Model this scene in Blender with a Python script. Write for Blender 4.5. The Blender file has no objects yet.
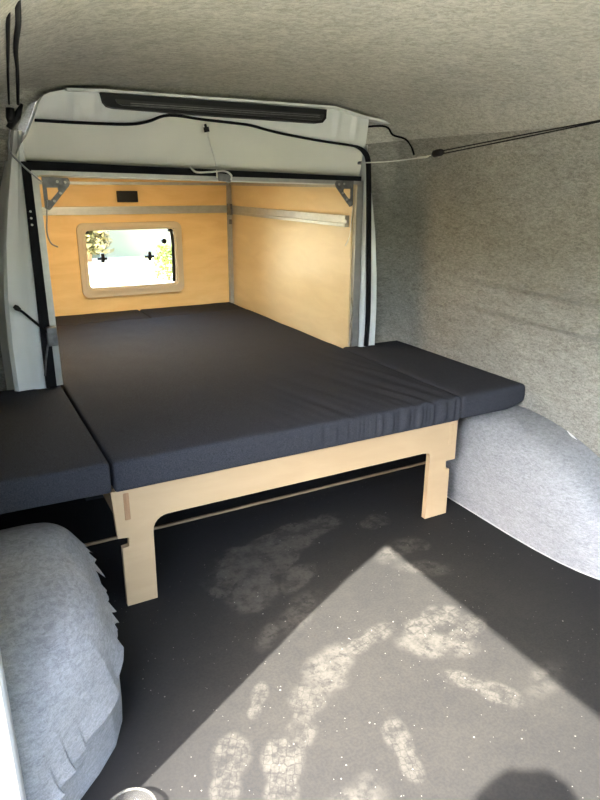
import bpy, bmesh, math, random
from mathutils import Vector, Matrix, noise as mnoise
random.seed(7)
S = bpy.context.scene
COL = S.collection
PI = math.pi

# ------------------------------------------------------------------ camera
YAW, PITCH, ROLL = 0.5006, -0.3281, 0.0084
CAM = Vector((-0.2870, -1.5046, 1.1080))
FPX = 637.54
fwd = Vector((math.sin(YAW)*math.cos(PITCH), math.cos(YAW)*math.cos(PITCH), math.sin(PITCH)))
rt0 = Vector((math.cos(YAW), -math.sin(YAW), 0)); up0 = rt0.cross(fwd)
rgt = math.cos(ROLL)*rt0 + math.sin(ROLL)*up0
upv = -math.sin(ROLL)*rt0 + math.cos(ROLL)*up0
cd = bpy.data.cameras.new('camera'); cam = bpy.data.objects.new('camera', cd); COL.objects.link(cam)
cd.sensor_fit = 'VERTICAL'; cd.sensor_height = 24; cd.lens = 24*FPX/800; cd.clip_start = 0.02; cd.clip_end = 500
cam.matrix_world = Matrix(((rgt.x, upv.x, -fwd.x, CAM.x), (rgt.y, upv.y, -fwd.y, CAM.y), (rgt.z, upv.z, -fwd.z, CAM.z), (0, 0, 0, 1)))
S.camera = cam

# ------------------------------------------------------------------ materials
class NT:
    def __init__(s, name):
        s.m = bpy.data.materials.new(name); s.m.use_nodes = True
        s.t = s.m.node_tree; s.b = s.t.nodes['Principled BSDF']; s.out = s.t.nodes['Material Output']
        s.tc = s.n('ShaderNodeTexCoord').outputs['Object']
    def n(s, t, **kw):
        nd = s.t.nodes.new(t)
        for k, v in kw.items(): setattr(nd, k, v)
        return nd
    def l(s, a, b): s.t.links.new(a, b)
    def put(s, sock, v):
        if hasattr(v, 'is_output') or isinstance(v, bpy.types.NodeSocket): s.l(v, sock)
        else: sock.default_value = v
    def math(s, op, a, b=0.0, c=None, clamp=False):
        nd = s.n('ShaderNodeMath', operation=op, use_clamp=clamp)
        s.put(nd.inputs[0], a); s.put(nd.inputs[1], b)
        if c is not None: s.put(nd.inputs[2], c)
        return nd.outputs[0]
    def noise(s, scale, detail=2, rough=.5, vec=None, dist=0):
        nd = s.n('ShaderNodeTexNoise'); nd.inputs['Scale'].default_value = scale
        nd.inputs['Detail'].default_value = detail; nd.inputs['Roughness'].default_value = rough
        nd.inputs['Distortion'].default_value = dist
        s.l(vec or s.tc, nd.inputs['Vector']); return nd.outputs['Fac']
    def mapping(s, loc=(0, 0, 0), rot=(0, 0, 0), scale=(1, 1, 1), typ='POINT', vec=None):
        nd = s.n('ShaderNodeMapping', vector_type=typ)
        nd.inputs['Location'].default_value = loc; nd.inputs['Rotation'].default_value = rot; nd.inputs['Scale'].default_value = scale
        s.l(vec or s.tc, nd.inputs['Vector']); return nd.outputs[0]
    def ramp(s, f, lo, hi, a=0., b=1., smooth=True):
        nd = s.n('ShaderNodeMapRange'); nd.interpolation_type = 'SMOOTHSTEP' if smooth else 'LINEAR'
        s.put(nd.inputs['Value'], f)
        nd.inputs['From Min'].default_value = lo; nd.inputs['From Max'].default_value = hi
        nd.inputs['To Min'].default_value = a; nd.inputs['To Max'].default_value = b
        return nd.outputs[0]
    def mix(s, f, a, b):
        nd = s.n('ShaderNodeMix', data_type='RGBA')
        s.put(nd.inputs[0], f)
        for i, v in ((6, a), (7, b)):
            s.put(nd.inputs[i], v if not isinstance(v, tuple) else (v+(1,))[:4])
        return nd.outputs[2]
    def color(s, v): s.put(s.b.inputs['Base Color'], v if not isinstance(v, tuple) else (v+(1,))[:4])
    def bump(s, h, strength=.3, dist=.002):
        nd = s.n('ShaderNodeBump'); nd.inputs['Strength'].default_value = strength; nd.inputs['Distance'].default_value = dist
        s.l(h, nd.inputs['Height']); s.l(nd.outputs[0], s.b.inputs['Normal'])
    def set(s, rough=.5, metal=0., spec=.5):
        s.b.inputs['Roughness'].default_value = rough; s.b.inputs['Metallic'].default_value = metal
        s.b.inputs['Specular IOR Level'].default_value = spec; return s

def plain(name, c, rough=.5, metal=0., spec=.5, var=.06, vs=30, bump=0):
    k = NT(name); k.set(rough, metal, spec)
    f = k.ramp(k.noise(vs, 3), .3, .7)
    k.color(k.mix(f, tuple(x*(1-var) for x in c), tuple(min(1, x*(1+var)) for x in c)))
    if bump: k.bump(k.noise(vs*6, 3), bump, .001)
    return k.m

def felt(name, dark, light, s1=120, warm=(1, 1, 1)):
    k = NT(name); k.set(.95, 0, .1)
    v = k.mapping(scale=(.55, .55, 1.5)); v2 = k.mapping(scale=(1.3, 1.3, .6))
    a = k.noise(s1, 4, .7, v, .8); b = k.noise(s1*3, 3, .75, v2); c = k.noise(2.2, 3, .5); d = k.noise(28, 3, .6, v)
    f = k.math('ADD', k.math('MULTIPLY', k.ramp(a, .32, .68), .50), k.math('ADD', k.math('MULTIPLY', k.ramp(b, .34, .66), .34), k.math('MULTIPLY', k.ramp(d, .3, .7), .16)))
    base = k.mix(f, dark, light)
    base = k.mix(k.math('MULTIPLY', k.ramp(c, .35, .75), .12), base, tuple(x*.6 for x in dark))
    k.color(base)
    k.bump(k.math('ADD', b, k.math('MULTIPLY', a, 1.2)), .5, .002)
    return k.m

M = {}
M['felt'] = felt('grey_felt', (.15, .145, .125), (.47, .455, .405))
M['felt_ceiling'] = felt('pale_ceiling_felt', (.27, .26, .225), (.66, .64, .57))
M['felt_wheel'] = felt('wheel_arch_felt', (.175, .178, .186), (.385, .39, .40), 130)
M['cloth'] = None
k = NT('charcoal_cloth'); k.set(.95, 0, .06)
wv = k.n('ShaderNodeTexWave'); wv.inputs['Scale'].default_value = 160; wv.inputs['Distortion'].default_value = 3; wv.inputs['Detail'].default_value = 2; k.l(k.tc, wv.inputs['Vector'])
f = k.math('ADD', k.math('MULTIPLY', wv.outputs['Fac'], .4), k.math('MULTIPLY', k.ramp(k.noise(420, 3, .7), .3, .7), .6))
k.color(k.mix(f, (.015, .0155, .019), (.062, .064, .075)))
k.bump(f, .3, .0015); M['cloth'] = k.m

def ply(name, a, b, axis_scale=(2, 14, 14), rough=.55):
    k = NT(name); k.set(rough, 0, .35)
    v = k.mapping(scale=axis_scale)
    g = k.noise(3.0, 5, .6, v, .6)
    k.color(k.mix(k.ramp(g, .3, .72), a, b)); k.bump(g, .06, .001); return k.m
M['ply'] = ply('birch_plywood', (.43, .305, .172), (.465, .335, .193), (1.2, 5, 5))
M['ply_edge'] = ply('plywood_end_grain', (.27, .15, .075), (.35, .21, .11), (20, 20, 3))
M['ply_yellow'] = ply('varnished_poplar_plywood', (.82, .57, .25), (.90, .65, .31), (1.5, 1.5, 6), .42)
M['ply_pale'] = ply('pale_poplar_plywood', (.66, .53, .31), (.72, .59, .36), (1.5, 1.5, 6), .38)
M['paint'] = plain('white_van_paint', (.74, .755, .725), .38, 0, .5, .03, 8)
M['panel'] = plain('pale_header_panel', (.74, .735, .66), .5, 0, .4, .03, 6)
M['jamb'] = plain('grey_door_jamb_paint', (.40, .41, .40), .45, 0, .5, .03, 8)
M['rubber'] = plain('black_rubber_seal', (.005, .005, .0065), .75, 0, .18)
M['black'] = plain('black_plastic', (.007, .007, .008), .5, 0, .3)
M['lens'] = plain('smoked_lens', (.018, .018, .020), .3, 0, .5)
M['alu'] = plain('aluminium_profile', (.42, .415, .39), .40, .7, .4, .06, 40)
M['steel'] = plain('galvanised_steel', (.17, .17, .17), .5, .6, .4, .2, 60)
M['cordw'] = plain('white_cord', (.72, .71, .66), .6)
M['cordg'] = plain('grey_cord', (.30, .31, .32), .6)
M['cordb'] = plain('black_elastic_cord', (.006, .006, .007), .8, 0, .2)
M['beige'] = plain('beige_plastic', (.62, .53, .38), .5, 0, .4, .03, 12)
M['strip'] = ply('raw_plywood_strip', (.22, .15, .085), (.30, .21, .12), (3, 30, 30))
M['bead'] = plain('white_sealant', (.45, .45, .44), .6)
M['white_foam'] = plain('white_edge_piping', (.75, .75, .74), .6)
M['clear'] = None
M['crumb'] = plain('pale_crumb', (.14, .135, .12), .9, 0, .1, .4, 200)
k = NT('clear_plastic'); k.set(.15, 0, .5); k.color((.10, .10, .095)); k.b.inputs['Alpha'].default_value = .22; M['clear'] = k.m
k = NT('clear_plastic_rim'); k.set(.15, 0, .5); k.color((.11, .11, .10)); k.b.inputs['Alpha'].default_value = .55; M['clear_rim'] = k.m
# acrylic window pane: lets light pass, small reflections
k = NT('acrylic_pane'); k.t.nodes.remove(k.b)
tr = k.n('ShaderNodeBsdfTransparent'); tr.inputs['Color'].default_value = (.93, .95, .92, 1)
gl = k.n('ShaderNodeBsdfGlossy'); gl.inputs['Roughness'].default_value = .03
fr = k.n('ShaderNodeFresnel'); fr.inputs['IOR'].default_value = 1.4
mx = k.n('ShaderNodeMixShader'); k.l(fr.outputs[0], mx.inputs[0]); k.l(tr.outputs[0], mx.inputs[1]); k.l(gl.outputs[0], mx.inputs[2]); k.l(mx.outputs[0], k.out.inputs['Surface'])
M['pane'] = k.m
k = NT('led_diffuser'); k.b.inputs['Emission Color'].default_value = (1, .83, .54, 1); k.b.inputs['Emission Strength'].default_value = 19; M['led'] = k.m  # glowing face of the fill light added inside the box
M['skin'] = plain('skin', (.55, .33, .24), .55)
M['hair'] = plain('brown_hair', (.05, .03, .02), .6, 0, .4, .3, 80)
M['shirt'] = plain('blue_cotton', (.10, .16, .30), .85, 0, .2)
M['denim'] = plain('dark_denim', (.03, .04, .07), .85, 0, .2)
M['leaf'] = plain('shrub_leaves', (.10, .125, .016), .5, 0, .3, .5, 6)
M['leaf_pale'] = plain('dry_ochre_leaves', (.115, .09, .03), .6, 0, .2, .4, 6)
M['hedge'] = plain('dark_hedge_leaves', (.045, .06, .02), .8, 0, .2, .6, 14, .6)  # leaf colour of the added screens that block low sky
M['render'] = plain('pale_wall_render', (.115, .120, .085), .85, 0, .2, .06, 3)
k = NT('garden_ground'); k.set(.95, 0, .1)
f = k.ramp(k.noise(.55, 4), .42, .58)
k.color(k.mix(f, (.66, .62, .52), (.36, .35, .16))); k.bump(k.noise(40, 4), .5, .02); M['ground'] = k.m

# --- rubber floor with dust, boot prints, specks and a painted sun-patch lightening
k = NT('dusty_rubber_floor'); k.set(.8, 0, .3)
base = k.mix(k.noise(90, 3, .7), (.0055, .0058, .0064), (.0125, .0125, .013))
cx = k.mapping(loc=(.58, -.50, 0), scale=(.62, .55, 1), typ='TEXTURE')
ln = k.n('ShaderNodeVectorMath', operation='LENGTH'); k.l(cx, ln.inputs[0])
sun_zone = k.ramp(ln.outputs['Value'], 1.5, .5)  # broad brightening around the sun patch, put into the dust colour
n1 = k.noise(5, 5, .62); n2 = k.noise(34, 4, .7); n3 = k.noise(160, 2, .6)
film = k.math('MULTIPLY', sun_zone, k.math('ADD', .18, k.math('ADD', k.math('MULTIPLY', k.ramp(n1, .33, .68), .26), k.math('ADD', k.math('MULTIPLY', k.ramp(n2, .36, .66), .20), k.math('MULTIPLY', k.ramp(n3, .38, .62), .34)))))
marks = None
def add_mark(m):
    global marks
    marks = m if marks is None else k.math('MAXIMUM', marks, m)
def blob(c, ang, size, gain):
    q = k.mapping(loc=(c[0], c[1], 0), rot=(0, 0, ang), scale=(size[0], size[1], 1), typ='TEXTURE')
    l_ = k.n('ShaderNodeVectorMath', operation='LENGTH'); k.l(q, l_.inputs[0])
    d = k.math('ADD', l_.outputs['Value'], k.math('ADD', k.math('MULTIPLY', k.math('SUBTRACT', n1, .5), 2.0), k.math('MULTIPLY', k.math('SUBTRACT', n2, .5), .9)))
    m = k.math('MULTIPLY', k.ramp(d, 1.05, .45), k.ramp(n2, .30, .58, .15, 1))
    add_mark(k.math('MULTIPLY', m, gain*1.5, clamp=True))
def boot(c, ang, size, gain, ts=4.0):
    q = k.mapping(loc=(c[0], c[1], 0), rot=(0, 0, ang), scale=(size[0], size[1], 1), typ='TEXTURE')
    def part(x, sx, sy):
        p = k.mapping(loc=(x, 0, 0), scale=(sx, sy, 1), typ='TEXTURE', vec=q)
        l_ = k.n('ShaderNodeVectorMath', operation='LENGTH'); k.l(p, l_.inputs[0]); return l_.outputs['Value']
    d = k.math('MINIMUM', k.math('MINIMUM', part(.32, .68, 1.0), part(-.55, .50, .80)), part(-.12, .6, .66))
    d = k.math('ADD', d, k.math('ADD', k.math('MULTIPLY', k.math('SUBTRACT', n2, .5), .5), k.math('MULTIPLY', k.math('SUBTRACT', n1, .5), 1.3)))
    ell = k.ramp(d, 1.10, .72)
    vo = k.n('ShaderNodeTexVoronoi', feature='DISTANCE_TO_EDGE'); vo.inputs['Scale'].default_value = ts; vo.inputs['Randomness'].default_value = .45
    q2 = k.mapping(scale=(size[0]/size[1]*.8, 1.1, 1), vec=q); k.l(q2, vo.inputs['Vector'])
    tread = k.ramp(k.math('ADD', vo.outputs['Distance'], k.math('MULTIPLY', k.math('SUBTRACT', n2, .5), .30)), -.02, .15, .30, 1)
    m = k.math('MULTIPLY', k.math('MULTIPLY', ell, tread), k.ramp(n2, .30, .62, .25, 1))
    add_mark(k.math('MULTIPLY', m, gain))
MARKS = []
def A(*a): MARKS.append(a)
A('boot', (.152, -.647), 1.05, (.095, .045), .95, 2.6)
A('boot', (.262, -.535), .9, (.10, .050), .75, 3.0)
A('blob', (.375, -.455), .7, (.12, .07), .9)
A('boot', (.530, -.402), .25, (.085, .036), .85, 2.6)
A('boot', (.185, -.455), .9, (.06, .022), .75, 2.5)
A('blob', (.300, -.270), .7, (.07, .035), .8)
A('boot', (.395, -.715), 1.3, (.085, .032), .8, 2.4)
A('boot', (.060, -.590), 1.0, (.09, .040), .75, 2.6)
A('boot', (.715, -.420), .15, (.095, .050), 1.0, 1.7)
A('blob', (.655, -.505), -.7, (.12, .06), .8)
A('boot', (.665, -.668), -1.0, (.105, .040), .9, 2.8)
A('boot', (.775, -.490), .3, (.07, .035), .6, 2.5)
A('boot', (.880, .085), .3, (.06, .045), .9, 2.5)
A('boot', (.900, -.105), .1, (.055, .04), .85, 2.5)
A('blob', (.42, .06), .4, (.20, .10), 2.2)
A('blob', (.62, .13), .3, (.20, .07), 1.8)
A('blob', (.33, -.08), .8, (.13, .09), 2.0)
A('blob', (.84, -.10), .2, (.10, .06), .6)
A('blob', (.86, -.22), -.6, (.10, .05), .6)
A('blob', (.42, -.22), .6, (.16, .05), .55)
A('blob', (.80, -.72), .4, (.12, .05), .5)
A('blob', (.20, -.80), .4, (.12, .06), .6)
A('boot', (.47, .02), .5, (.10, .05), 2.0, 2.0)
A('boot', (.30, .00), .9, (.09, .05), 1.8, 2.2)
A('boot', (.56, .16), .2, (.10, .045), 1.6, 2.2)
A('blob', (.50, -.08), .5, (.10, .05), 1.4)
for a in MARKS: (boot if a[0] == 'boot' else blob)(*a[1:])
fine = k.noise(75, 3, .75)
marks = k.math('MULTIPLY', k.math('MINIMUM', marks, .92), k.math('MULTIPLY', k.ramp(fine, .25, .6, .5, 1), k.ramp(k.noise(17, 4, .7), .36, .60, .30, 1)))
vor = k.n('ShaderNodeTexVoronoi'); vor.inputs['Scale'].default_value = 55; k.l(k.tc, vor.inputs['Vector'])
sp = k.math('MULTIPLY', k.math('LESS_THAN', vor.outputs['Distance'], .075), k.math('GREATER_THAN', k.noise(11, 3), .5))
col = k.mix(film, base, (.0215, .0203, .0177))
col = k.mix(k.math('MULTIPLY', marks, .85, clamp=True), col, (.060, .0568, .049))
col = k.mix(k.math('MULTIPLY', sp, .7), col, (.10, .096, .085))
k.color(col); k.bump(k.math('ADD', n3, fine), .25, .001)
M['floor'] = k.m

# ------------------------------------------------------------------ mesh helpers
def empty(name, loc, label=None, cat=None, group=None):
    o = bpy.data.objects.new(name, None); COL.objects.link(o); o.location = loc; o.empty_display_size = .05
    tag(o, label, cat, group); return o
def tag(o, label=None, cat=None, group=None, kind=None):
    if label: o['label'] = label
    if cat: o['category'] = cat
    if group: o['group'] = group
    if kind: o['kind'] = kind
    return o
def mk(name, vf, mat, parent=None, smooth=False, label=None):
    """vf = (verts, faces) in place coordinates; children are stored relative to their parents"""
    vs, fs = vf
    org = Vector((0, 0, 0)); p = parent
    while p is not None: org += p.location; p = p.parent
    me = bpy.data.meshes.new(name); me.from_pydata([Vector(v)-org for v in vs], [], fs); me.update()
    o = bpy.data.objects.new(name, me); COL.objects.link(o)
    bm = bmesh.new(); bm.from_mesh(me); bmesh.ops.recalc_face_normals(bm, faces=bm.faces); bm.to_mesh(me); bm.free()
    for m in (mat if isinstance(mat, (list, tuple)) else [mat]): me.materials.append(m)
    if smooth:
        for p in me.polygons: p.use_smooth = True
        if smooth != True: 
            me.set_sharp_from_angle(angle=math.radians(smooth))
    if parent is not None: o.parent = parent
    if label: o['label'] = label
    return o
def struct(name, vf, mat, smooth=False): return tag(mk(name, vf, mat, None, smooth), kind='structure')
def merge(*vfs):
    V, F = [], []
    for vs, fs in vfs:
        b = len(V); V += list(vs); F += [tuple(i+b for i in f) for f in fs]
    return V, F
def box(x0, x1, y0, y1, z0, z1):
    v = [(x, y, z) for x in (x0, x1) for y in (y0, y1) for z in (z0, z1)]
    return v, [(0, 1, 3, 2), (4, 6, 7, 5), (0, 4, 5, 1), (2, 3, 7, 6), (0, 2, 6, 4), (1, 5, 7, 3)]
def rbox(x0, x1, y0, y1, z0, z1, r=.004, n=(2, 2, 2)):
    """box with rounded edges as a gridded shell"""
    lo = Vector((x0, y0, z0)); hi = Vector((x1, y1, z1)); V = []; F = []; idx = {}
    def stations(a, b, m):
        s = [a, a+r*.3, a+r]
        s += [a+r+(b-a-2*r)*i/m for i in range(1, m)]
        return s+[b-r, b-r*.3, b]
    st = [stations(lo[i], hi[i], n[i]) for i in range(3)]
    def vid(i, j, l):
        key = (i, j, l)
        if key not in idx:
            p = Vector((st[0][i], st[1][j], st[2][l]))
            q = Vector([min(max(p[a], lo[a]+r), hi[a]-r) for a in range(3)])
            d = p-q
            if d.length > 1e-9:
                # lift onto the rounded edge
                m = max(abs(d[0]), abs(d[1]), abs(d[2])); d = d.normalized()*r*(m/r if m < r*.999 else 1)
                p = q+d
            idx[key] = len(V); V.append(p)
        return idx[key]
    N = [len(s)-1 for s in st]
    for a, b, c in ((0, 1, 2), (1, 2, 0), (2, 0, 1)):
        for side in (0, N[c]):
            for i in range(N[a]):
                for j in range(N[b]):
                    f = []
                    for di, dj in ((0, 0), (1, 0), (1, 1), (0, 1)):
                        kk = [0, 0, 0]; kk[a] = i+di; kk[b] = j+dj; kk[c] = side; f.append(vid(*kk))
                    F.append(tuple(f))
    return V, F
def prism(poly, y0, y1):
    """polygon in x,z pushed through y"""
    n = len(poly); V = [(x, y0, z) for x, z in poly]+[(x, y1, z) for x, z in poly]
    F = [tuple(range(n)), tuple(range(2*n-1, n-1, -1))]+[(i, (i+1) % n, n+(i+1) % n, n+i) for i in range(n)]
    return V, F
def prism_holes(poly, holes, y0, y1):
    bm = bmesh.new(); es = []
    for loop in [poly]+holes:
        vs = [bm.verts.new((x, y0, z)) for x, z in loop]
        es += [bm.edges.new((vs[i], vs[(i+1) % len(vs)])) for i in range(len(vs))]
    bmesh.ops.triangle_fill(bm, edges=es, use_beauty=True, normal=(0, -1, 0))
    r = bmesh.ops.extrude_face_region(bm, geom=bm.faces[:])
    for v in r['geom']:
        if isinstance(v, bmesh.types.BMVert): v.co.y = y1
    bm.verts.index_update()
    out = [v.co.copy() for v in bm.verts], [tuple(v.index for v in f.verts) for f in bm.faces]
    bm.free(); return out
def spline(pts, n=6):
    P = [Vector(p) for p in pts]; out = []
    for i in range(len(P)-1):
        a = P[max(i-1, 0)]; b = P[i]; c = P[i+1]; d = P[min(i+2, len(P)-1)]
        for j in range(n):
            t = j/n
            out.append(.5*((2*b)+(c-a)*t+(2*a-5*b+4*c-d)*t*t+(3*b-a-3*c+d)*t**3))
    return out+[P[-1]]
def tube(pts, r, n=8, flat=1.0, closed=False):
    P = [Vector(p) for p in pts]; V = []; F = []; m = len(P); nrm = None
    rr = r if isinstance(r, (list, tuple)) else [r]*m
    for i, p in enumerate(P):
        t = (P[(i+1) % m]-P[i-1]) if closed else (P[min(i+1, m-1)]-P[max(i-1, 0)])
        t.normalize()
        if nrm is None: nrm = t.orthogonal().normalized()
        nrm = (nrm-t*nrm.dot(t)).normalized(); bn = t.cross(nrm)
        for j in range(n):
            a = 2*PI*j/n; V.append(p+rr[i]*(math.cos(a)*nrm+flat*math.sin(a)*bn))
    for i in range(m if closed else m-1):
        for j in range(n):
            F.append((i*n+j, i*n+(j+1) % n, ((i+1) % m)*n+(j+1) % n, ((i+1) % m)*n+j))
    if not closed: F += [tuple(range(n-1, -1, -1)), tuple(range((m-1)*n, m*n))]
    return V, F
def cyl(a, b, r, n=14): return tube([a, Vector(a).lerp(Vector(b), .5), b], r, n)
def rrect(x0, x1, z0, z1, r, n=5):
    out = []
    for cx, cz, a0 in ((x1-r, z1-r, 0), (x0+r, z1-r, 90), (x0+r, z0+r, 180), (x1-r, z0+r, 270)):
        for i in range(n+1):
            a = math.radians(a0+90*i/n); out.append((cx+r*math.cos(a), cz+r*math.sin(a)))
    return out
def lerp1(x, tab):
    for (a, p), (b, q) in zip(tab, tab[1:]):
        if x <= b: return p+(q-p)*(x-a)/(b-a) if b > a else q
    return tab[-1][1]

# ------------------------------------------------------------------ van shell
XC = .575
SEC = [(.885, 0), (.885, .35), (.885, .62), (.884, .8), (.872, 1.0), (.852, 1.1), (.830, 1.2), (.785, 1.27), (.715, 1.325), (.60, 1.365), (.42, 1.39), (.2, 1.402), (0, 1.405)]
FRM = [(.715, 0), (.715, .40), (.715, .60), (.708, .75), (.690, .92), (.665, 1.05), (.640, 1.16), (.62, 1.25), (.575, 1.325), (.50, 1.361), (.38, 1.368), (.2, 1.371), (0, 1.372)]
YS = [-2.7, -2.3, -1.95, -1.72, -1.5, -1.2, -.95, -.66, -.45, -.2, .0, .2, .35, .50, .62]
YEND = .96
rings = [(y, 0.0) for y in YS]
for i in range(1, 8):
    a = i/7*PI/2; rings.append((.80+(YEND-.80)*math.sin(a), 1-math.cos(a)))
def ring_pt(side, kx, y, t):
    w, z = SEC[kx]; w2, z2 = FRM[kx]
    g = lerp1(kx, [(0, 1), (4, 1), (7, .46), (99, .46)])
    y = y if y < .56 else .56+(y-.56)*g
    tz = t
    return Vector((XC+side*(w+(w2-w)*t), y, z+(z2-z)*tz))
KW = 7   # walls run from the floor to this station of the section
DOOR_Y = (-1.72, -.66); DOOR_K = 6
def shell(side, k0, k1, skip=None, sub=3, fn=None):
    V = []; F = []; cols = []
    ks = []
    for kx in range(k0, k1):
        for j in range(sub): ks.append((kx, j/sub))
    ks.append((k1-1, 1.0))
    for y, t in rings:
        for kx, f in ks:
            p = ring_pt(side, kx, y, t).lerp(ring_pt(side, kx+1, y, t), f); V.append(fn(p) if fn else p)
    n = len(ks)
    for i in range(len(rings)-1):
        for j in range(n-1):
            if skip and skip(rings[i][0], rings[i+1][0], ks[j][0]): continue
            F.append((i*n+j, i*n+j+1, (i+1)*n+j+1, (i+1)*n+j))
    return V, F
struct('wall_left', shell(-1, 0, KW, lambda a, b, kx: a >= DOOR_Y[0]-1e-6 and b <= DOOR_Y[1]+1e-6 and kx < DOOR_K), M['felt'], True)
def creases(p):
    fade = max(0, min(1, (.32-p.y)/.22))
    d = 0
    for z0, amp, w_ in ((.768, .024, .0075), (.667, .021, .007)):
        zc = z0+.006*math.sin(p.y*7)
        d += amp*math.exp(-((p.z-zc)/w_)**2)-.5*amp*math.exp(-((p.z-zc+.026)/w_)**2)
    return Vector((p.x-d*fade-.003*min(1, max(0, (1.2-p.z)/.1))*mnoise.noise(Vector((p.y*3, p.z*4, 2))), p.y, p.z))
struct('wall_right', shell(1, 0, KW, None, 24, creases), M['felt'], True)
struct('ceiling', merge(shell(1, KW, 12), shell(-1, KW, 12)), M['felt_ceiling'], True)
struct('wall_front', merge(box(-.36, 1.50, -2.74, -2.70, -.03, .15), box(-.36, 1.50, -2.74, -2.70, 1.22, 1.42), box(-.36, .30, -2.74, -2.70, .15, 1.22), box(1.36, 1.50, -2.74, -2.70, .15, 1.22)), M['felt'])  # unseen bulkhead, added and cut open to control light from the cab
struct('wall_rear_lining', merge(box(-.33, 1.215, .766, .774, 1.165, 1.43), box(-.33, 1.48, .962, .972, 1.155, 1.43), box(-.33, -.045, .962, .972, -.03, 1.155), box(1.20, 1.48, .962, .972, -.03, 1.155)), M['felt'])  # closing panels added to stop sky light leaking past the rear frame
FV = [(-.31, -2.7, 0), (1.46, -2.7, 0), (1.46, .74, 0), (-.31, .74, 0)]
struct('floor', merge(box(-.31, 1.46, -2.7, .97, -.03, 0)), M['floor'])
struct('trim_1', box(-.28, 1.44, .383, .391, 0, .008), M['strip'])             # plywood strip at the rear edge of the rubber
struct('wall_rear_sill', box(-.33, 1.48, .735, .75, -.02, .343), M['rubber'])  # threshold coloured black to stand in for the shade under the bed
# painted edge of the sliding door opening
def jamb_path():
    pts = []
    for z, w in ((0, .885), (.2, .885), (.5, .885), (.8, .884), (1.0, .872), (1.1, .852), (1.2, .83)):
        pts.append((XC-w, z))
    return pts
JP = jamb_path()
jv = []
def ribbon(prof, y_sign, y0):
    V = []; F = []
    for (x, z) in JP:
        for dx, dy in prof: V.append((x+dx, y0+y_sign*dy, z))
    n = len(prof)
    for i in range(len(JP)-1):
        for j in range(n-1): F.append((i*n+j, i*n+j+1, (i+1)*n+j+1, (i+1)*n+j))
    return V, F
PROF = [(.006, .035), (.008, .020), (.004, .004), (-.008, 0), (-.022, .003), (-.030, .016), (-.045, .018), (-.06, .03)]
struct('trim_2', merge(ribbon(PROF, 1, -.66), ribbon(PROF, -1, -1.72),
                       box(-.275, -.245, -1.75, -.63, 1.2, 1.225), box(-.37, -.30, -1.75, -.63, -.06, -.001)), M['jamb'], True)

struct('roof', box(-.33, 1.50, -2.75, 1.02, 1.435, 1.45), M['paint'])  # unseen roof skin, added to keep sun and sky from leaking in above
# ------------------------------------------------------------------ rear steel frame
def lr(kx): return FRM[kx]
outerL = [(XC-w, z) for w, z in FRM]
# pillars: painted sheet between the felt edge and the seal
def pillar(side):
    V = []; F = []
    zs = [.36, .43, .50, .60, .75, .92, 1.05, 1.16, 1.25]
    for z in zs:
        w = lerp1(z, [(b, a) for a, b in FRM])+.012
        xo = XC+side*w
        xi = 1.218 if side > 0 else -.030
        L_ = lambda f: xo+(xi-xo)*f
        st = [(xo+side*.012, .97), (xo, .724), (L_(.10), .713), (L_(.24), .718), (L_(.48), .721), (L_(.60), .713), (L_(.88), .713), (xi, .722), (xi, .78)]
        for x, y in st: V.append((x, y, z))
    n = 9
    for i in range(len(zs)-1):
        for j in range(n-1): F.append((i*n+j, i*n+j+1, (i+1)*n+j+1, (i+1)*n+j))
    return V, F
# header seal line (x, z) from left to right
SEAL = [(.006, 1.280), (.12, 1.279), (.28, 1.281), (.35, 1.292), (.424, 1.315), (.55, 1.307), (.70, 1.299), (.77, 1.287), (.83, 1.277), (.90, 1.268), (1.02, 1.255), (1.12, 1.247), (1.165, 1.240)]
def ztop(x): return lerp1(x, [(-.060, 1.18), (-.050, 1.20), (-.026, 1.235), (-.002, 1.275), (.010, 1.305), (.028, 1.343), (.055, 1.357), (.09, 1.365), (.203, 1.3725), (1.033, 1.3725), (1.16, 1.352), (1.30, 1.328)])
def header():
    V = []; F = []; xs = [-.058+.0102*i for i in range(124)]
    rows = 12
    for x in xs:
        zs = lerp1(x, [(-.1, 1.281)]+SEAL+[(1.2, 1.225), (1.22, 1.20), (1.32, 1.19)])
        zt = ztop(x); zs = min(zs, zt-.004)
        zb = 1.120-.020*(x/1.2)
        for r_ in range(8):            # lower smooth panel, hollow towards the bar
            f = r_/7; z = zb+(zs-zb)*f
            V.append((x, .716+.040*(1-f)**2.2, z))
        rib = .008 if any(abs(x-c) < .011 for c in (.12, .20, 1.06, 1.14)) else 0
        for r_ in range(5):            # upper channel of the roof frame
            f = r_/4; z = zs+(zt-zs)*f
            V.append((x, .716-(.016 if 0 < r_ else .0)-rib*(1 if 0 < r_ < 4 else 0)-.02*f, z))
        V.append((x, .97, zt+.006))
    n = 14
    for i in range(len(xs)-1):
        for j in range(n-1): F.append((i*n+j, i*n+j+1, (i+1)*n+j+1, (i+1)*n+j))
    return V, F
hd = header()
FL = [(.10, 1.362), (.203, 1.366), (1.033, 1.366), (1.16, 1.342), (1.298, 1.324)]
hd_tip = merge(*[([(x, y, z) for x, z in ((a[0], a[1]), (b[0], b[1]), (b[0], b[1]+.008), (a[0], a[1]+.008)) for y in (.664, .72)], [(0, 1, 3, 2), (2, 3, 5, 4), (4, 5, 7, 6), (6, 7, 1, 0), (0, 2, 4, 6), (1, 7, 5, 3)]) for a, b in zip(FL, FL[1:])])
struct('trim_3', hd_tip, M['paint'])
struct('wall_rear', merge(pillar(1), pillar(-1)), M['paint'], 40)
hv, hf = hd
ho = mk('wall_rear_header', hd, [M['paint'], M['panel']], None, 50); tag(ho, kind='structure')
for p in ho.data.polygons:
    j = p.index % 13
    p.material_index = 1 if j < 7 else 0

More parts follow.
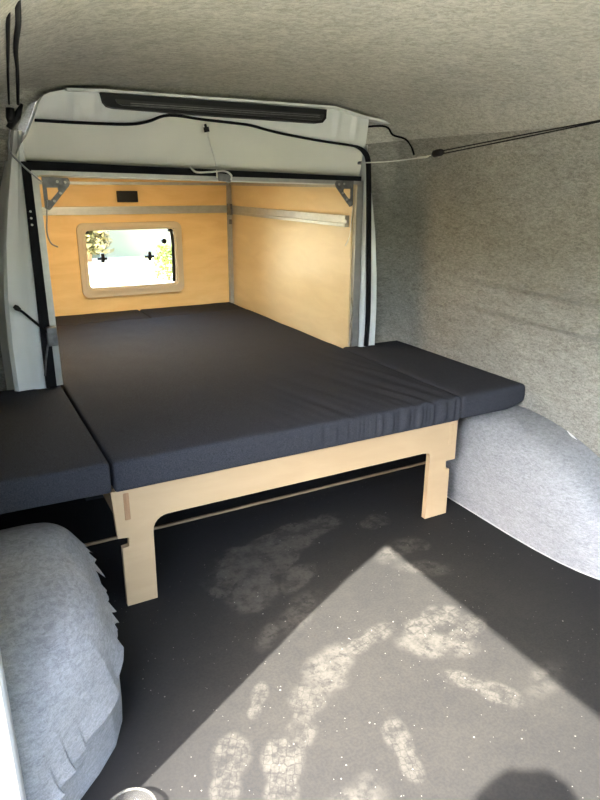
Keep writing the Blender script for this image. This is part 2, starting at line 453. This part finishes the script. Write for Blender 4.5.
# rubber seals
sp_ = spline([(x, .706-.012*0, z) for x, z in SEAL]+[(1.195, .704, 1.224), (1.214, .704, 1.195), (1.222, .704, 1.12), (1.236, .704, .85), (1.246, .704, .60), (1.243, .704, .447)], 5)
rr = [.0045 if i < 58 else min(.0105, .0045+.0008*(i-58)) for i in range(len(sp_))]
tag(mk('rubber_seal', tube(sp_, rr, 8), M['rubber'], None, True), 'black rubber door seal bending over the header and down the right pillar', 'seal')
tag(mk('rubber_seal', merge(prism([(-.055, .447), (-.022, .447), (-.022, 1.163), (-.030, 1.163), (-.046, 1.163)], .698, .72)), M['rubber']),
    'black rubber seal band running straight down the left pillar', 'seal')
tag(mk('weather_strip', prism([(-.030, 1.139), (1.185, 1.117), (1.185, 1.134), (-.030, 1.166)], .701, .717), M['rubber']),
    'long straight black weather strip under the pale header panel', 'seal')

# third brake light cover
t = empty('brake_light', (.618, .70, 1.345), 'long black high level brake light set in the white header', 'brake light')
hou = [(.198, 1.3645), (.204, 1.336), (.216, 1.326), (.238, 1.322), (.96, 1.312), (.982, 1.315), (.996, 1.330), (.998, 1.3600)]
mk('housing', prism(hou, .660, .72), M['black'], t)
ln_ = [(.240, 1.347), (.244, 1.336), (.260, 1.331), (.94, 1.321), (.975, 1.324), (.984, 1.336), (.982, 1.343)]
le = mk('lens', prism(ln_, .653, .664), M['lens'], t)
V = []; F = []
mk('lens_rib', merge(*[box(.285, .965, .6505, .6535, z, z+.0022) for z in (1.331, 1.337)]), M['steel'], le)

# ------------------------------------------------------------------ sleeping box behind the frame
XB, YB, ZB = 1.173, 2.0, 1.150
WX0, WX1, WZ0, WZ1 = .352, .832, .570, .870
def wall_hole_y(x0, x1, z0, z1, hx0, hx1, hz0, hz1, y0, y1):
    return merge(box(x0, hx0, y0, y1, z0, z1), box(hx1, x1, y0, y1, z0, z1), box(hx0, hx1, y0, y1, z0, hz0), box(hx0, hx1, y0, y1, hz1, z1))
struct('wall_back', wall_hole_y(-.04, XB+.02, .34, ZB+.02, WX0, WX1, WZ0, WZ1, YB, YB+.02), M['ply_yellow'])
struct('wall_alcove_right', box(XB, XB+.02, .742, YB, .34, ZB+.02), M['ply_pale'])
struct('wall_alcove_left', box(-.04, -.02, .742, YB, .34, ZB+.02), M['ply_yellow'])
struct('ceiling_alcove', box(-.04, XB+.02, .742, YB+.02, ZB, ZB+.02), M['ply_yellow'])
struct('floor_alcove', box(-.04, XB+.02, .75, YB+.02, .30, .345), M['ply'])
# windows
w = mk('window_1', prism_holes(rrect(.316, .868, .524, .904, .035), [rrect(.356, .828, .574, .867, .018)], 1.978, 2.0), M['beige'], None, 30); tag(w, kind='structure')
rimo = rrect(.338, .846, .552, .886, .03)
rimi = rrect(.350, .834, .566, .874, .02)
mk('window_frame', prism_holes(rimo, [rimi], 1.970, 1.980), M['beige'], w, 30)
mk('window_pane', box(.350, .834, 2.022, 2.027, .566, .874), M['pane'], w)
for x in (.438, .690):
    lt = mk('latch', merge(box(x-.026, x+.026, 2.006, 2.020, .714, .726), box(x-.008, x+.008, 1.998, 2.020, .700, .748), cyl((x, 2.0, .720), (x, 2.02, .720), .013)), M['black'], w, 40, 'black window latch')
for q_ in (box(.352, .378, 2.000, 2.02, .850, .868), box(.800, .830, 2.000, 2.02, .850, .868)): mk('hinge', q_, M['black'], w, 0, 'black window hinge')
mk('stay_arm', merge(tube(spline([(.818, 2.01, .862), (.823, 2.006, .80), (.822, 2.006, .68), (.820, 2.008, .578)], 4), .009)), M['black'], w, True, 'black window stay arm')
mk('catch', cyl((.775, 2.0, .80), (.775, 2.02, .80), .014), M['black'], w, 40)
# aluminium skeleton of the box (one bolted frame)
fr_ = empty('aluminium_frame', (.576, .74, .36), 'bare aluminium profile frame lining the box opening and inner walls', 'frame')
mk('front_rail', prism([(-.030, 1.126), (1.19, 1.104), (1.19, 1.117), (-.030, 1.139)], .718, .744), M['alu'], fr_)
mk('post', prism([(-.020, .446), (.001, .446), (-.0005, 1.13), (-.020, 1.13)], .716, .744), M['alu'], fr_)
mk('post', prism([(1.180, .446), (1.214, .446), (1.210, 1.118), (1.180, 1.105)], .722, .752), M['alu'], fr_)
mk('post', merge(box(1.147, 1.160, 1.982, 1.999, .36, 1.13), box(1.160, 1.1725, 1.988, 1.999, .36, 1.13)), M['alu'], fr_)
mk('rail', merge(box(-.019, 1.147, 1.980, 1.999, .946, .960), box(-.019, 1.147, 1.986, 1.999, .960, .972), box(-.019, 1.147, 1.980, 1.999, .972, .985)), M['alu'], fr_)
mk('rail', box(-.019, 1.147, 1.980, 1.999, 1.092, 1.106), M['alu'], fr_)
mk('rail', merge(box(1.153, 1.1725, .76, 1.98, .940, .953), box(1.160, 1.1725, .76, 1.98, .953, .968), box(1.153, 1.1725, .76, 1.98, .968, .985)), M['alu'], fr_)
mk('rail', box(1.155, 1.1725, .76, 1.98, 1.092, 1.106), M['alu'], fr_)
mk('joint_plate', merge(box(1.140, 1.152, 1.930, 1.982, .935, .995), box(1.150, 1.158, 1.955, 1.975, .885, .91)), M['steel'], fr_)
def gusset(s, x0):
    P = [(0, 1.121), (.078, 1.117), (.084, 1.106), (.080, 1.094), (.014, 1.020), (.0, 1.026)]
    H = [(.012, 1.052), (.020, 1.050), (.046, 1.078), (.044, 1.088), (.012, 1.088)]
    q = prism_holes([(x0+s*a, b) for a, b in P], [[(x0+s*a, b) for a, b in H]], .714, .718)
    g = mk('corner_bracket', q, M['steel'], fr_); [mk('bolt', cyl((x0+s*a, .709, b), (x0+s*a, .716, b), .0042, 8), M['alu'], g, 40) for a, b in ((.045, 1.106), (.068, 1.104), (.050, 1.072), (.030, 1.048))]
gusset(1, .008); gusset(-1, 1.158)
# clamps and small fittings
for z in (1.018, .998, .978): mk('bolt', cyl((-.038, .692, z), (-.038, .70, z), .0035, 8), M['alu'], fr_, 40)
# unseen fill light added under the box ceiling for the warm glow
fill_light = empty('strip_light', (.335, 1.10, 1.148), 'slim strip light under the box ceiling behind the front rail', 'lamp')
mk('lamp_body', box(.05, .62, 1.085, 1.115, 1.142, 1.15), M['alu'], fill_light)
mk('diffuser', box(.055, .615, 1.088, 1.112, 1.1395, 1.142), M['led'], fill_light)

# black vent on the back wall
t = empty('wall_socket', (.588, 2.0, 1.034), 'small black rectangular fitting on the yellow back wall', 'fitting')
mk('cover', rbox(.535, .641, 1.976, 2.0, 1.006, 1.062, .004), M['black'], t, 40)
mk('slot', merge(*[box(.545, .631, 1.9735, 1.977, z, z+.002) for z in (1.020, 1.034, 1.048)]), M['black'], t)

# ------------------------------------------------------------------ cushions
def cushion(name, x0, x1, y0, y1, z0, z1, label, fn=None, n=(40, 40, 6), r=.010):
    V, F = rbox(x0, x1, y0, y1, z0, z1, r, n)
    out = []
    for v in V:
        u = (v.x-x0)/(x1-x0); w_ = (v.y-y0)/(y1-y0); h = (v.z-z0)/(z1-z0)
        q = v.copy()
        edge = min(1, min(u*(x1-x0), (1-u)*(x1-x0), w_*(y1-y0), (1-w_)*(y1-y0))/.08)
        q.z += h*(.003*edge+.0018*mnoise.noise(Vector((v.x*9, v.y*9, 3))))
        if w_ < .5: q.y -= .004*math.sin(PI*h)*(1 if w_ < .02 else 0)
        if fn: q = fn(q, u, w_, h)
        out.append(q)
    o = mk(name, (out, F), M['cloth'], None, True)
    return tag(o, label, 'cushion', None)
ZT, ZBM = .441, .355
def wr(q, u, w_, h):
    # gathers of the cover along the front, stronger to the right
    a = max(0, (u-.28))*1.5
    g = mnoise.noise(Vector((u*38, 0, 1)))+.6*mnoise.noise(Vector((u*90, 0, 4)))
    if w_ < .02: q.y += .014*a*g*math.sin(PI*min(1, h*1.0+.0))-.001*a
    g2 = mnoise.noise(Vector((u*34+w_*12, w_*3, 1)))
    q.z += h*a*.008*g2*math.exp(-w_/.22)
    # long soft creases across the cover
    q.z += h*.0022*math.exp(-((w_-.22-.1*u)/.02)**2)*u
    q.z += h*.0018*math.sin((u*3+w_*9)*3)*max(0, u-.4)
    return q
cushion('mattress', .002, 1.148, 0, 1.735, ZBM, ZT, 'big charcoal mattress filling the middle of the bed and the box', wr, (220, 90, 8), .009)
cushion('cushion', .002, .600, 1.741, 1.985, ZBM, ZT, 'narrow charcoal cushion under the window at the back, left of the seam', None, (20, 10, 4))
cushion('cushion', .606, 1.146, 1.741, 1.985, ZBM, ZT, 'narrow charcoal cushion at the back right corner of the box', None, (20, 10, 4))
def lc(q, u, w_, h):
    q.z += .006*(1-u)*(1-w_); return q
cushion('cushion', -.303, -.004, .002, .760, ZBM, ZT, 'charcoal side cushion left of the mattress above the left wheel arch', lc, (16, 30, 6))
def rc(q, u, w_, h):
    # lower outside edge is lifted by the wheel arch; back corner is soft
    if h < .6: q.z += .022*max(0, (u-.72)/.28)**1.5*(1-h/.6)
    return q
cushion('cushion', 1.154, 1.452, .002, .760, ZBM, ZT, 'charcoal side cushion right of the mattress against the felt wall', rc, (16, 30, 6), .014)

# ------------------------------------------------------------------ plywood bed base
bed = empty('bed_frame', (.575, .018, 0), 'light birch plywood bed base with two notched front legs', 'bed frame')
def arc(cx, cz, r, a0, a1, n=6): return [(cx+r*math.cos(math.radians(a0+(a1-a0)*i/n)), cz+r*math.sin(math.radians(a0+(a1-a0)*i/n))) for i in range(n+1)]
half = [(-.006, .352), (.002, .214), (.029, .211), (.031, .207), (.029, .184), (.011, .182), (.011, 0), (.095, 0), (.097, .213)]
half += arc(.139, .213, .042, 180, 90)
R_ = [(1.045-.028, .254)]+arc(1.033, .238, .014, 90, 0, 4)[1:]+[(1.047, 0), (1.142, 0), (1.139, .172), (1.122, .176), (1.120, .204), (1.124, .206), (1.160, .206), (1.158, .352)]
po = half+R_
fp = mk('front_panel', prism(po, .018, .036), M['ply'], bed)
mk('tenon', rbox(.024, .040, .0165, .05, .262, .342, .003), M['ply_edge'], bed, 40, 'brown end grain tenon of the left rail')
mk('tenon', rbox(1.122, 1.146, .0165, .05, .262, .342, .006), M['ply'], bed, 40)
mk('side_rail', box(.022, .040, .036, .70, .214, .342), M['ply'], bed)
mk('side_rail', box(1.122, 1.140, .036, .70, .214, .342), M['ply'], bed)
mk('bed_board', box(.0, 1.15, .03, .733, .343, .3545), M['ply'], bed)
mk('rear_panel', box(.03, 1.12, .700, .716, 0, .343), M['rubber'], bed)  # black sheet in place of the shade beneath the bed

# ------------------------------------------------------------------ wheel arches
PLAN_L = [(-.605, .0), (-.575, .045), (-.521, .097), (-.48, .142), (-.43, .184), (-.37, .210), (-.30, .224), (-.20, .229), (.9, .232)]
PLAN_R = [(-.575, .0), (-.568, .06), (-.545, .13), (-.512, .184), (-.456, .202), (-.394, .216), (-.30, .226), (-.20, .230), (.9, .232)]
def arch(side, s_lo=None, lift=0, y_rng=None):
    V = []; F = []
    H = .350 if side > 0 else .335
    yf, PL = (-.575, PLAN_R) if side > 0 else (-.605, PLAN_L)
    NY, NS = (120, 44) if s_lo is None else (260, 26)
    for i in range(NY+1):
        f0 = i/NY; y = yf+(.188-yf)*(f0**1.25)
        if side > 0:
            u = (.05-y)/(.05-yf) if y < .05 else (y-.05)/.139
            h = H*(1-min(1, u)**(2.3 if y < .05 else 3.5))**(1/(1.6 if y < .05 else 3))
        else:
            u = min(1, (-.12-y)/(-.12-yf)) if y < -.12 else min(1, (y+.12)/.31)
            h = H*(1-u**3.6)**(1/2.6) if y < -.12 else H*(1-u**2.4)**(1/2)
        h = max(h, .001)
        plan = max(lerp1(y, PL), .002)
        for j in range(NS+1):
            s = j/NS if s_lo is None else s_lo(y)+(1-s_lo(y))*j/NS
            # rounded section from the floor over to the wall
            a = s*PI/2; e1, e2 = (.42, .62) if side > 0 else (.40, .60)
            d = plan*max(0, math.cos(a))**e1; z = h*math.sin(a)**e2
            if s > .999: d = -.012
            nz = mnoise.noise(Vector((y*5, s*3, 7*side)))*.004
            d += lift*(.5+(1.0+1.5*(.3+abs(math.sin(y*31)))*((y*15+.9*math.sin(y*23)) % 1.0))*math.exp(-j/3.5)) if s_lo else 0; z += lift*.6
            d += nz; z += nz*.6*min(1, h/.1)
            x = XC+side*(.885-d)
            V.append((x, y, max(z, .0005)))
    n = NS+1
    for i in range(NY):
        for j in range(NS): F.append((i*n+j, i*n+j+1, (i+1)*n+j+1, (i+1)*n+j))
    return V, F
t = empty('wheel_arch', (1.36, -.2, 0), 'pale grey felt covered wheel arch under the right side cushion', 'wheel arch')
mk('felt_cover', arch(1), M['felt_wheel'], t, True)
pts = []
for i in range(40):
    y = -.57+.74*i/39
    plan = lerp1(y, PLAN_R)
    pts.append((XC+.885-plan-.002, y, .002))
mk('edge_bead', tube(pts, .0021, 6), M['bead'], t, True, 'white sealant line along the foot of the arch')
for q_ in (tube([(1.452, -.19, .330), (1.449, -.215, .320), (1.452, -.235, .311)], [.001, .004, .001], 6), tube([(1.452, -.32, .262), (1.448, -.36, .222), (1.452, -.40, .17)], [.001, .005, .001], 6)): mk('torn_edge', q_, M['white_foam'], t, True, 'white torn felt edge')
t = empty('wheel_arch', (-.21, -.2, 0), 'blue grey felt covered wheel arch with wrinkled edge beside the sliding door opening', 'wheel arch')
mk('felt_cover', arch(-1), M['felt_wheel'], t, True)
def ragged(y):
    saw = (y*15+.9*math.sin(y*23)) % 1.0
    return .36-.20*min(1, max(0, (-.12-y)/.30))-.06*(saw-.5)*(.4+abs(math.sin(y*31)))*(1 if y > -.3 else .5)+.05*mnoise.noise(Vector((y*9, 1, 5)))
mk('felt_flap', arch(-1, ragged, .007), M['felt_wheel'], t, True, 'upper layer of felt with a ragged inner edge')

# ------------------------------------------------------------------ cords and fittings
def un(u, v, axis, val):
    d = fwd+rgt*((u-300)/FPX)+upv*((400-v)/FPX); a = 'xyz'.index(axis); return CAM+d*((val-CAM[a])/d[a])
t = empty('tension_cord', (1.25, .3, 1.2), 'tension cord across the right wall, white line with a black double elastic', 'cord')
a0 = un(360, 163, 'y', .712); a1 = un(426, 157, 'x', 1.262); a2 = un(437, 153, 'x', 1.272); a3 = un(443, 152, 'x', 1.276); a4 = un(640, 113, 'x', 1.325)
mk('white_line', merge(tube(spline([a0, a0.lerp(a1, .5)-Vector((0, 0, .004)), a1], 6), .0022, 6), tube([a1.lerp(a0, .12), a1, a1.lerp(a2, .2)], .0036, 6), tube([a1, a2], .0016, 6)), M['cordw'], t, True, 'thin white line with crimped end')
mk('toggle', tube([a2.lerp(a1, .45), a2.lerp(a1, .25), a2, a3.lerp(a2, .4), a3], [.005, .0125, .0125, .0125, .008], 10), M['black'], t, True, 'black cord lock')
off = Vector((0, 0, .0075))
mk('elastic', tube([a3+off*.6, a3.lerp(a4, .5)+off*.5, a4], .0021, 6), M['cordb'], t, True)
mk('elastic', tube([a3-off*.7, a3.lerp(a4, .5)-off*.5, a4-Vector((0, .0, .001))], .0021, 6), M['cordb'], t, True)
mk('anchor', merge(tube([a4-(a4-a3).normalized()*.004, a4+(a4-a3).normalized()*.012, a4+(a4-a3).normalized()*.02], [.005, .007, .004], 10), cyl(a4+(a4-a3).normalized()*.014, a4+(a4-a3).normalized()*.014+Vector((.05, 0, .012)), .005)), M['black'], t, 40, 'black anchor on the wall')
mk('hook', cyl(a0+Vector((0, -.006, 0)), a0+Vector((0, .012, 0)), .006), M['steel'], t, 40)
# left one, mirror of it
def under_ceiling(u, v, gap):
    d = fwd+rgt*((u-300)/FPX)+upv*((400-v)/FPX); q = CAM.copy(); tt = .75
    while tt < 3.2:
        q = CAM+d*tt; w_ = abs(q.x-XC)
        if w_ > .2 and q.z > lerp1(-w_, [(-w0, z0) for w0, z0 in SEC[3:]]): break
        tt += .01
    return CAM+d*(tt-gap)
t = empty('tension_cord', (-.07, .4, 1.29), 'black double elastic cord along the upper left edge of the ceiling', 'cord')
b0 = un(42, 182, 'y', .700); b1 = un(20, 163, 'y', .690); b2 = un(9, 148, 'y', .672); b3 = un(11, 122, 'y', .655); b4 = un(10, 108, 'y', .645)
mk('grey_line', tube(spline([b0, b1, b2, b3], 5), .0028, 6), M['cordg'], t, True)
mk('toggle', merge(tube([b3, b3.lerp(b4, .3), b4], [.010, .014, .012], 10), tube([un(9, 128, 'y', .66), un(17, 116, 'y', .65), un(22, 104, 'y', .65)], [.009, .011, .004], 8)), M['black'], t, True, 'black cord lock')
for u0, u1, w_ in ((9, 8, .0028), (18, 17, .0042)):
    pts = [un(u0, 104, 'y', .640)]+[under_ceiling(u1+(1.2*math.sin(v*.09) if u0 > 10 else 0), v, .03) for v in (75, 50, 25, 0, -25, -60)]
    mk('elastic', tube(spline(pts, 6), w_, 6), M['cordb'], t, True)
# pull wire hanging in the middle of the header
t = empty('pull_wire', (.55, .70, 1.29), 'thin wire with black knob hanging from the middle of the header', 'wire')
mk('knob', merge(cyl(un(205, 124, 'y', .69), un(206, 127, 'y', .69), .0045), cyl(un(206, 127, 'y', .685), un(207, 132, 'y', .685), .0095)), M['black'], t, 40)
mk('wire', tube(spline([un(207, 131, 'y', .685), un(211, 146, 'y', .69), un(216, 164, 'y', .69), un(217, 178, 'y', .69)], 5), .0022, 6), M['cordw'], t, True)
t = empty('cable_hook', (.60, .69, 1.13), 'white cable looped over a clip on the middle of the front rail', 'cable')
mk('cable', tube(spline([un(190, 166, 'y', .69), un(196, 172, 'y', .69), un(210, 172, 'y', .69), un(224, 171, 'y', .685), un(231, 175, 'y', .685), un(231, 180, 'y', .69)], 6), .0034, 6), M['cordw'], t, True)
mk('clip', merge(prism_holes([(a.x, a.z) for a in (un(217, 173, 'y', .695), un(232, 175, 'y', .695), un(230, 182, 'y', .695), un(219, 181, 'y', .695))][::-1], [], .69, .70)), M['steel'], t)
# loose cable right of the header
tag(mk('loose_cable', tube(spline([un(364, 127, 'y', .70), un(380, 126, 'y', .70), un(388, 128, 'y', .69), un(393, 135, 'y', .67), un(405, 139, 'y', .65), un(411, 146, 'y', .64), un(414, 155, 'y', .63)], 6), .0036, 6), M['cordb'], None, True),
    'dark loose cable end trailing over the felt right of the header', 'cable')
# left pillar strap and clamp
t = empty('stay_rod', (-.07, .69, .68), 'short dark stay rod slanting across the left pillar to a silver clamp', 'rod')
r0 = un(14, 306, 'y', .685); r1 = un(24, 313, 'y', .685); r2 = un(47, 332, 'y', .680)
mk('knob', tube([r0, r0.lerp(r1, .25), r0.lerp(r1, .6)], [.006, .009, .006], 10), M['black'], t, True)
mk('rod', tube([r0.lerp(r1, .3), r1, r2], .0042, 8), M['cordb'], t, True)
mk('clamp', merge(rbox(-.036, -.004, .672, .70, un(0, 345, 'y', .68).z-.02, un(0, 332, 'y', .68).z, .003), tube([un(48, 344, 'y', .68), un(46, 360, 'y', .68), un(45, 376, 'y', .68)], .003, 6)), M['steel'], t, 40, 'silver clamp with hanging wire')
# hanging hook in the box, left corner
tag(mk('hanging_wire', tube(spline([un(47, 200, 'y', .712), un(47, 215, 'y', .72), un(47, 232, 'y', .73), un(51, 243, 'y', .73), un(58, 247, 'y', .73)], 6), .0024, 6), M['cordg'], None, True),
    'thin grey wire ending in a hook below the left corner bracket', 'wire')
tag(mk('hanging_wire', tube(spline([un(353, 205, 'y', .712), un(351, 225, 'y', .72), un(349, 238, 'y', .73), un(345, 246, 'y', .73)], 6), .0018, 6), M['cordw'], None, True),
    'thin pale wire end below the right corner bracket', 'wire')
# hanging plastic film on the right post
tag(mk('plastic_film', merge(tube(spline([(1.168, .716, .66), (1.174, .712, .60), (1.165, .710, .55), (1.172, .712, .50), (1.168, .712, .452)], 5), [.003+.005*abs(math.sin(i*.7)) for i in range(21)], 8, .4)), M['clear'], None, True),
    'crumpled strip of clear plastic hanging on the right post', 'film')

# clear ring at the door
t = empty('clear_tub', (-.142, -.612, 0), 'clear round plastic tub on the floor at the bottom edge', 'tub')
cR = Vector((-.142, -.612, 0))
def ringpts(r, z, n=40): return [cR+Vector((r*math.cos(2*PI*i/n), r*math.sin(2*PI*i/n), z)) for i in range(n)]
mk('rim', merge(tube(ringpts(.047, .026), .0028, 8, 1, True)), M['clear_rim'], t, True)
V = []; F = []
for r, z in ((.038, .002), (.043, .013), (.047, .026)):
    V += ringpts(r, z)
for i in range(2):
    for j in range(40): F.append((i*40+j, i*40+(j+1) % 40, (i+1)*40+(j+1) % 40, (i+1)*40+j))
F.append(tuple(range(40)))
mk('bowl', (V, F), M['clear'], t, True)
mk('ridge', tube(ringpts(.034, .004), .0022, 8, 1, True), M['clear_rim'], t, True)

# crumbs swept over the floor
V = []; F = []
for i in range(260):
    x = random.uniform(-.05, 1.2); y = random.uniform(-1.0, .15); r = random.choice((.0009, .0012, .0015, .0022))
    b = len(V)
    for d in ((1, 0, 0), (-1, 0, 0), (0, 1, 0), (0, -1, 0), (0, 0, 1)):
        V.append((x+d[0]*r*random.uniform(.6, 1.3), y+d[1]*r*random.uniform(.6, 1.3), .0004+d[2]*r))
    F += [(b, b+2, b+4), (b+2, b+1, b+4), (b+1, b+3, b+4), (b+3, b, b+4), (b, b+3, b+1, b+2)]
tag(mk('crumbs', (V, F), M['crumb']), 'tiny pale crumbs scattered over the dark floor', 'crumbs', None, 'stuff')

# ------------------------------------------------------------------ outside
struct('ground', ([(-60, -60, -.55), (60, -60, -.55), (60, 60, -.55), (-60, 60, -.55)], [(0, 1, 2, 3)]), M['ground'])
wall = empty('garden_wall', (7, 13.85, -.55), 'pale rendered garden wall seen through the small window', 'wall')
mk('render', box(-2, 16, 13.7, 14.0, -.55, 2.4), M['render'], wall)
mk('coping', box(-2.05, 16.05, 13.65, 14.05, 2.4, 2.5), M['render'], wall)
def shrub(name, c, r, h, mat, label, n=1500):
    t = empty(name, (c[0], c[1], -.55), label, 'shrub')
    V = []; F = []
    for i in range(n):
        a = random.uniform(0, 2*PI); zz = random.random(); rad = r*math.sqrt(random.random())*(1-.5*zz)
        p = Vector((c[0]+rad*math.cos(a), c[1]+rad*math.sin(a), -.55+h*(.08+.92*zz)))
        d = Vector((random.uniform(-1, 1), random.uniform(-1, 1), random.uniform(-.3, 1))).normalized(); e = d.orthogonal().normalized(); l = random.uniform(.035, .07)*h
        b = len(V); V += [p-d*l, p+e*l*.4, p+d*l, p-e*l*.4]; F.append((b, b+1, b+2, b+3))
    mk('foliage', (V, F), mat, t)
    mk('stem', merge(*[tube([(c[0], c[1], -.55), (c[0]+.3*r*math.cos(q), c[1]+.3*r*math.sin(q), -.55+h*.6)], [.02*h, .008*h], 6) for q in (0, 2, 4)]), M['ply_edge'], t, True)
def sky_screen(x0, x1, y0, y1, h, label):  # unseen leafy screens, added to cut low sky light into the van
    t = empty('hedge', ((x0+x1)/2, (y0+y1)/2, -.55), label, 'hedge')
    V, F = rbox(x0, x1, y0, y1, -.55, h, .25, (max(4, int((x1-x0)/.35)), max(4, int((y1-y0)/.35)), 10))
    V = [v+.22*mnoise.noise_vector(v*1.3)+.10*mnoise.noise_vector(v*4) if v.z > -.5 else v for v in V]
    mk('foliage', (V, F), M['hedge'], t)
sky_screen(-7.2, -6.0, -10, 9, 2.2, 'tall dark hedge along the grass outside the sliding door')
sky_screen(-5.8, 8, -10.4, -9.2, 1.6, 'dark hedge across the garden ahead of the van')
shrub('shrub', (2.45, 13.1), .50, 2.2, M['leaf_pale'], 'ochre bush at the left side of the window view')
shrub('shrub', (3.12, 9.6), .34, .62, M['leaf'], 'yellow green bush at the right side of the window view')

# ------------------------------------------------------------------ photographer (casts the shadow at the bottom edge)
def skinned(name, chain, edges, mat, parent, sub=2):
    org = parent.location if parent else Vector((0, 0, 0))
    me = bpy.data.meshes.new(name); me.from_pydata([Vector(p)-org for p, r in chain], edges, []); o = bpy.data.objects.new(name, me); COL.objects.link(o)
    if parent: o.parent = parent
    md = o.modifiers.new('skin', 'SKIN'); md.use_smooth_shade = True
    for i, (p, r) in enumerate(chain): me.skin_vertices[0].data[i].radius = (r, r) if not isinstance(r, tuple) else r
    me.skin_vertices[0].data[0].use_root = True
    s_ = o.modifiers.new('sub', 'SUBSURF'); s_.levels = sub; s_.render_levels = sub
    me.materials.append(mat); return o
HX, HY = -.520, -1.520        # head
B = lambda x, y, z: Vector((HX+x, HY+y, z))
per = empty('person', (HX, HY, -.55), 'person standing outside the sliding door opening holding up a phone', 'person')
ch = [(B(0, 0, .33), .13), (B(0, 0, .50), .125), (B(0, 0, .70), .14), (B(0, 0, .80), .11), (B(.01, 0, .88), .05), (B(.02, 0, .95), .055), (B(.03, 0, 1.03), .085), (B(.02, 0, 1.09), .07),
      (B(.02, .17, .79), .06), (B(.10, .22, .58), .045), (B(.20, .10, .80), .034), (B(.215, .07, .85), .03),
      (B(.02, -.17, .79), .06), (B(.10, -.20, .58), .045), (B(.22, -.06, .82), .034), (B(.24, -.05, .87), .03),
      (B(0, .09, .24), .095), (B(.02, .10, -.12), .065), (B(0, .11, -.47), .042), (B(.12, .12, -.51), .035),
      (B(0, -.09, .24), .095), (B(.02, -.10, -.12), .065), (B(0, -.11, -.47), .042), (B(.12, -.12, -.51), .035)]
ed = [(0, 1), (1, 2), (2, 3), (3, 4), (4, 5), (5, 6), (6, 7), (3, 8), (8, 9), (9, 10), (10, 11), (3, 12), (12, 13), (13, 14), (14, 15), (0, 16), (16, 17), (17, 18), (18, 19), (0, 20), (20, 21), (21, 22), (22, 23)]
skinned('body', ch, ed, M['skin'], per)
sh = [(B(0, 0, .30), .142), (B(0, 0, .50), .137), (B(0, 0, .70), .152), (B(0, 0, .80), .118), (B(.02, .17, .79), .07), (B(.07, .20, .66), .06), (B(.02, -.17, .79), .07), (B(.07, -.19, .66), .06)]
skinned('shirt', sh, [(0, 1), (1, 2), (2, 3), (3, 4), (4, 5), (3, 6), (6, 7)], M['shirt'], per)
tr_ = [(B(0, 0, .33), .14), (B(0, .09, .22), .105), (B(.02, .10, -.12), .078), (B(0, .11, -.44), .06), (B(0, -.09, .22), .105), (B(.02, -.10, -.12), .078), (B(0, -.11, -.44), .06)]
skinned('trousers', tr_, [(0, 1), (1, 2), (2, 3), (0, 4), (4, 5), (5, 6)], M['denim'], per)
V, F = [], []
for i in range(13):
    th = PI*i/12*.62
    for j in range(20):
        a = 2*PI*j/20; rr_ = .116+.022*mnoise.noise(Vector((math.cos(a)*3, math.sin(a)*3, i*.6)))
        V.append(B(.018+rr_*math.sin(th)*math.cos(a), rr_*math.sin(th)*math.sin(a), 1.040+rr_*1.15*math.cos(th)))
for i in range(12):
    for j in range(20): F.append((i*20+j, i*20+(j+1) % 20, (i+1)*20+(j+1) % 20, (i+1)*20+j))
mk('hair', (V, F), M['hair'], per, True)

# ------------------------------------------------------------------ light
TANE = .954
sd = Vector((.875, .483, -TANE)).normalized()
sun = bpy.data.lights.new('sun', 'SUN'); sun.energy = 5.0; sun.angle = .012; sun.color = (1, .95, .86)
so = bpy.data.objects.new('sun', sun); COL.objects.link(so); so.location = (-6, -4, 6); so.rotation_euler = sd.to_track_quat('-Z', 'Y').to_euler()
W = bpy.data.worlds.new('sky'); S.world = W; W.use_nodes = True; nt = W.node_tree
sky = nt.nodes.new('ShaderNodeTexSky'); sky.sky_type = 'NISHITA'; sky.sun_disc = False
sky.sun_elevation = math.atan(TANE); sky.sun_rotation = math.atan2(-.875, -.483) 
sky.air_density = 1.0; sky.dust_density = 2.0
bg = nt.nodes['Background']; bg.inputs['Strength'].default_value = .46
nt.links.new(sky.outputs[0], bg.inputs['Color'])

vs = S.view_settings; S.display_settings.display_device = 'sRGB'
vs.view_transform = 'Standard'; vs.look = 'None'; vs.gamma = 1; vs.use_curve_mapping = False; vs.exposure = 3.52
S.cycles.max_bounces = 10; S.cycles.diffuse_bounces = 6; S.cycles.transparent_max_bounces = 8
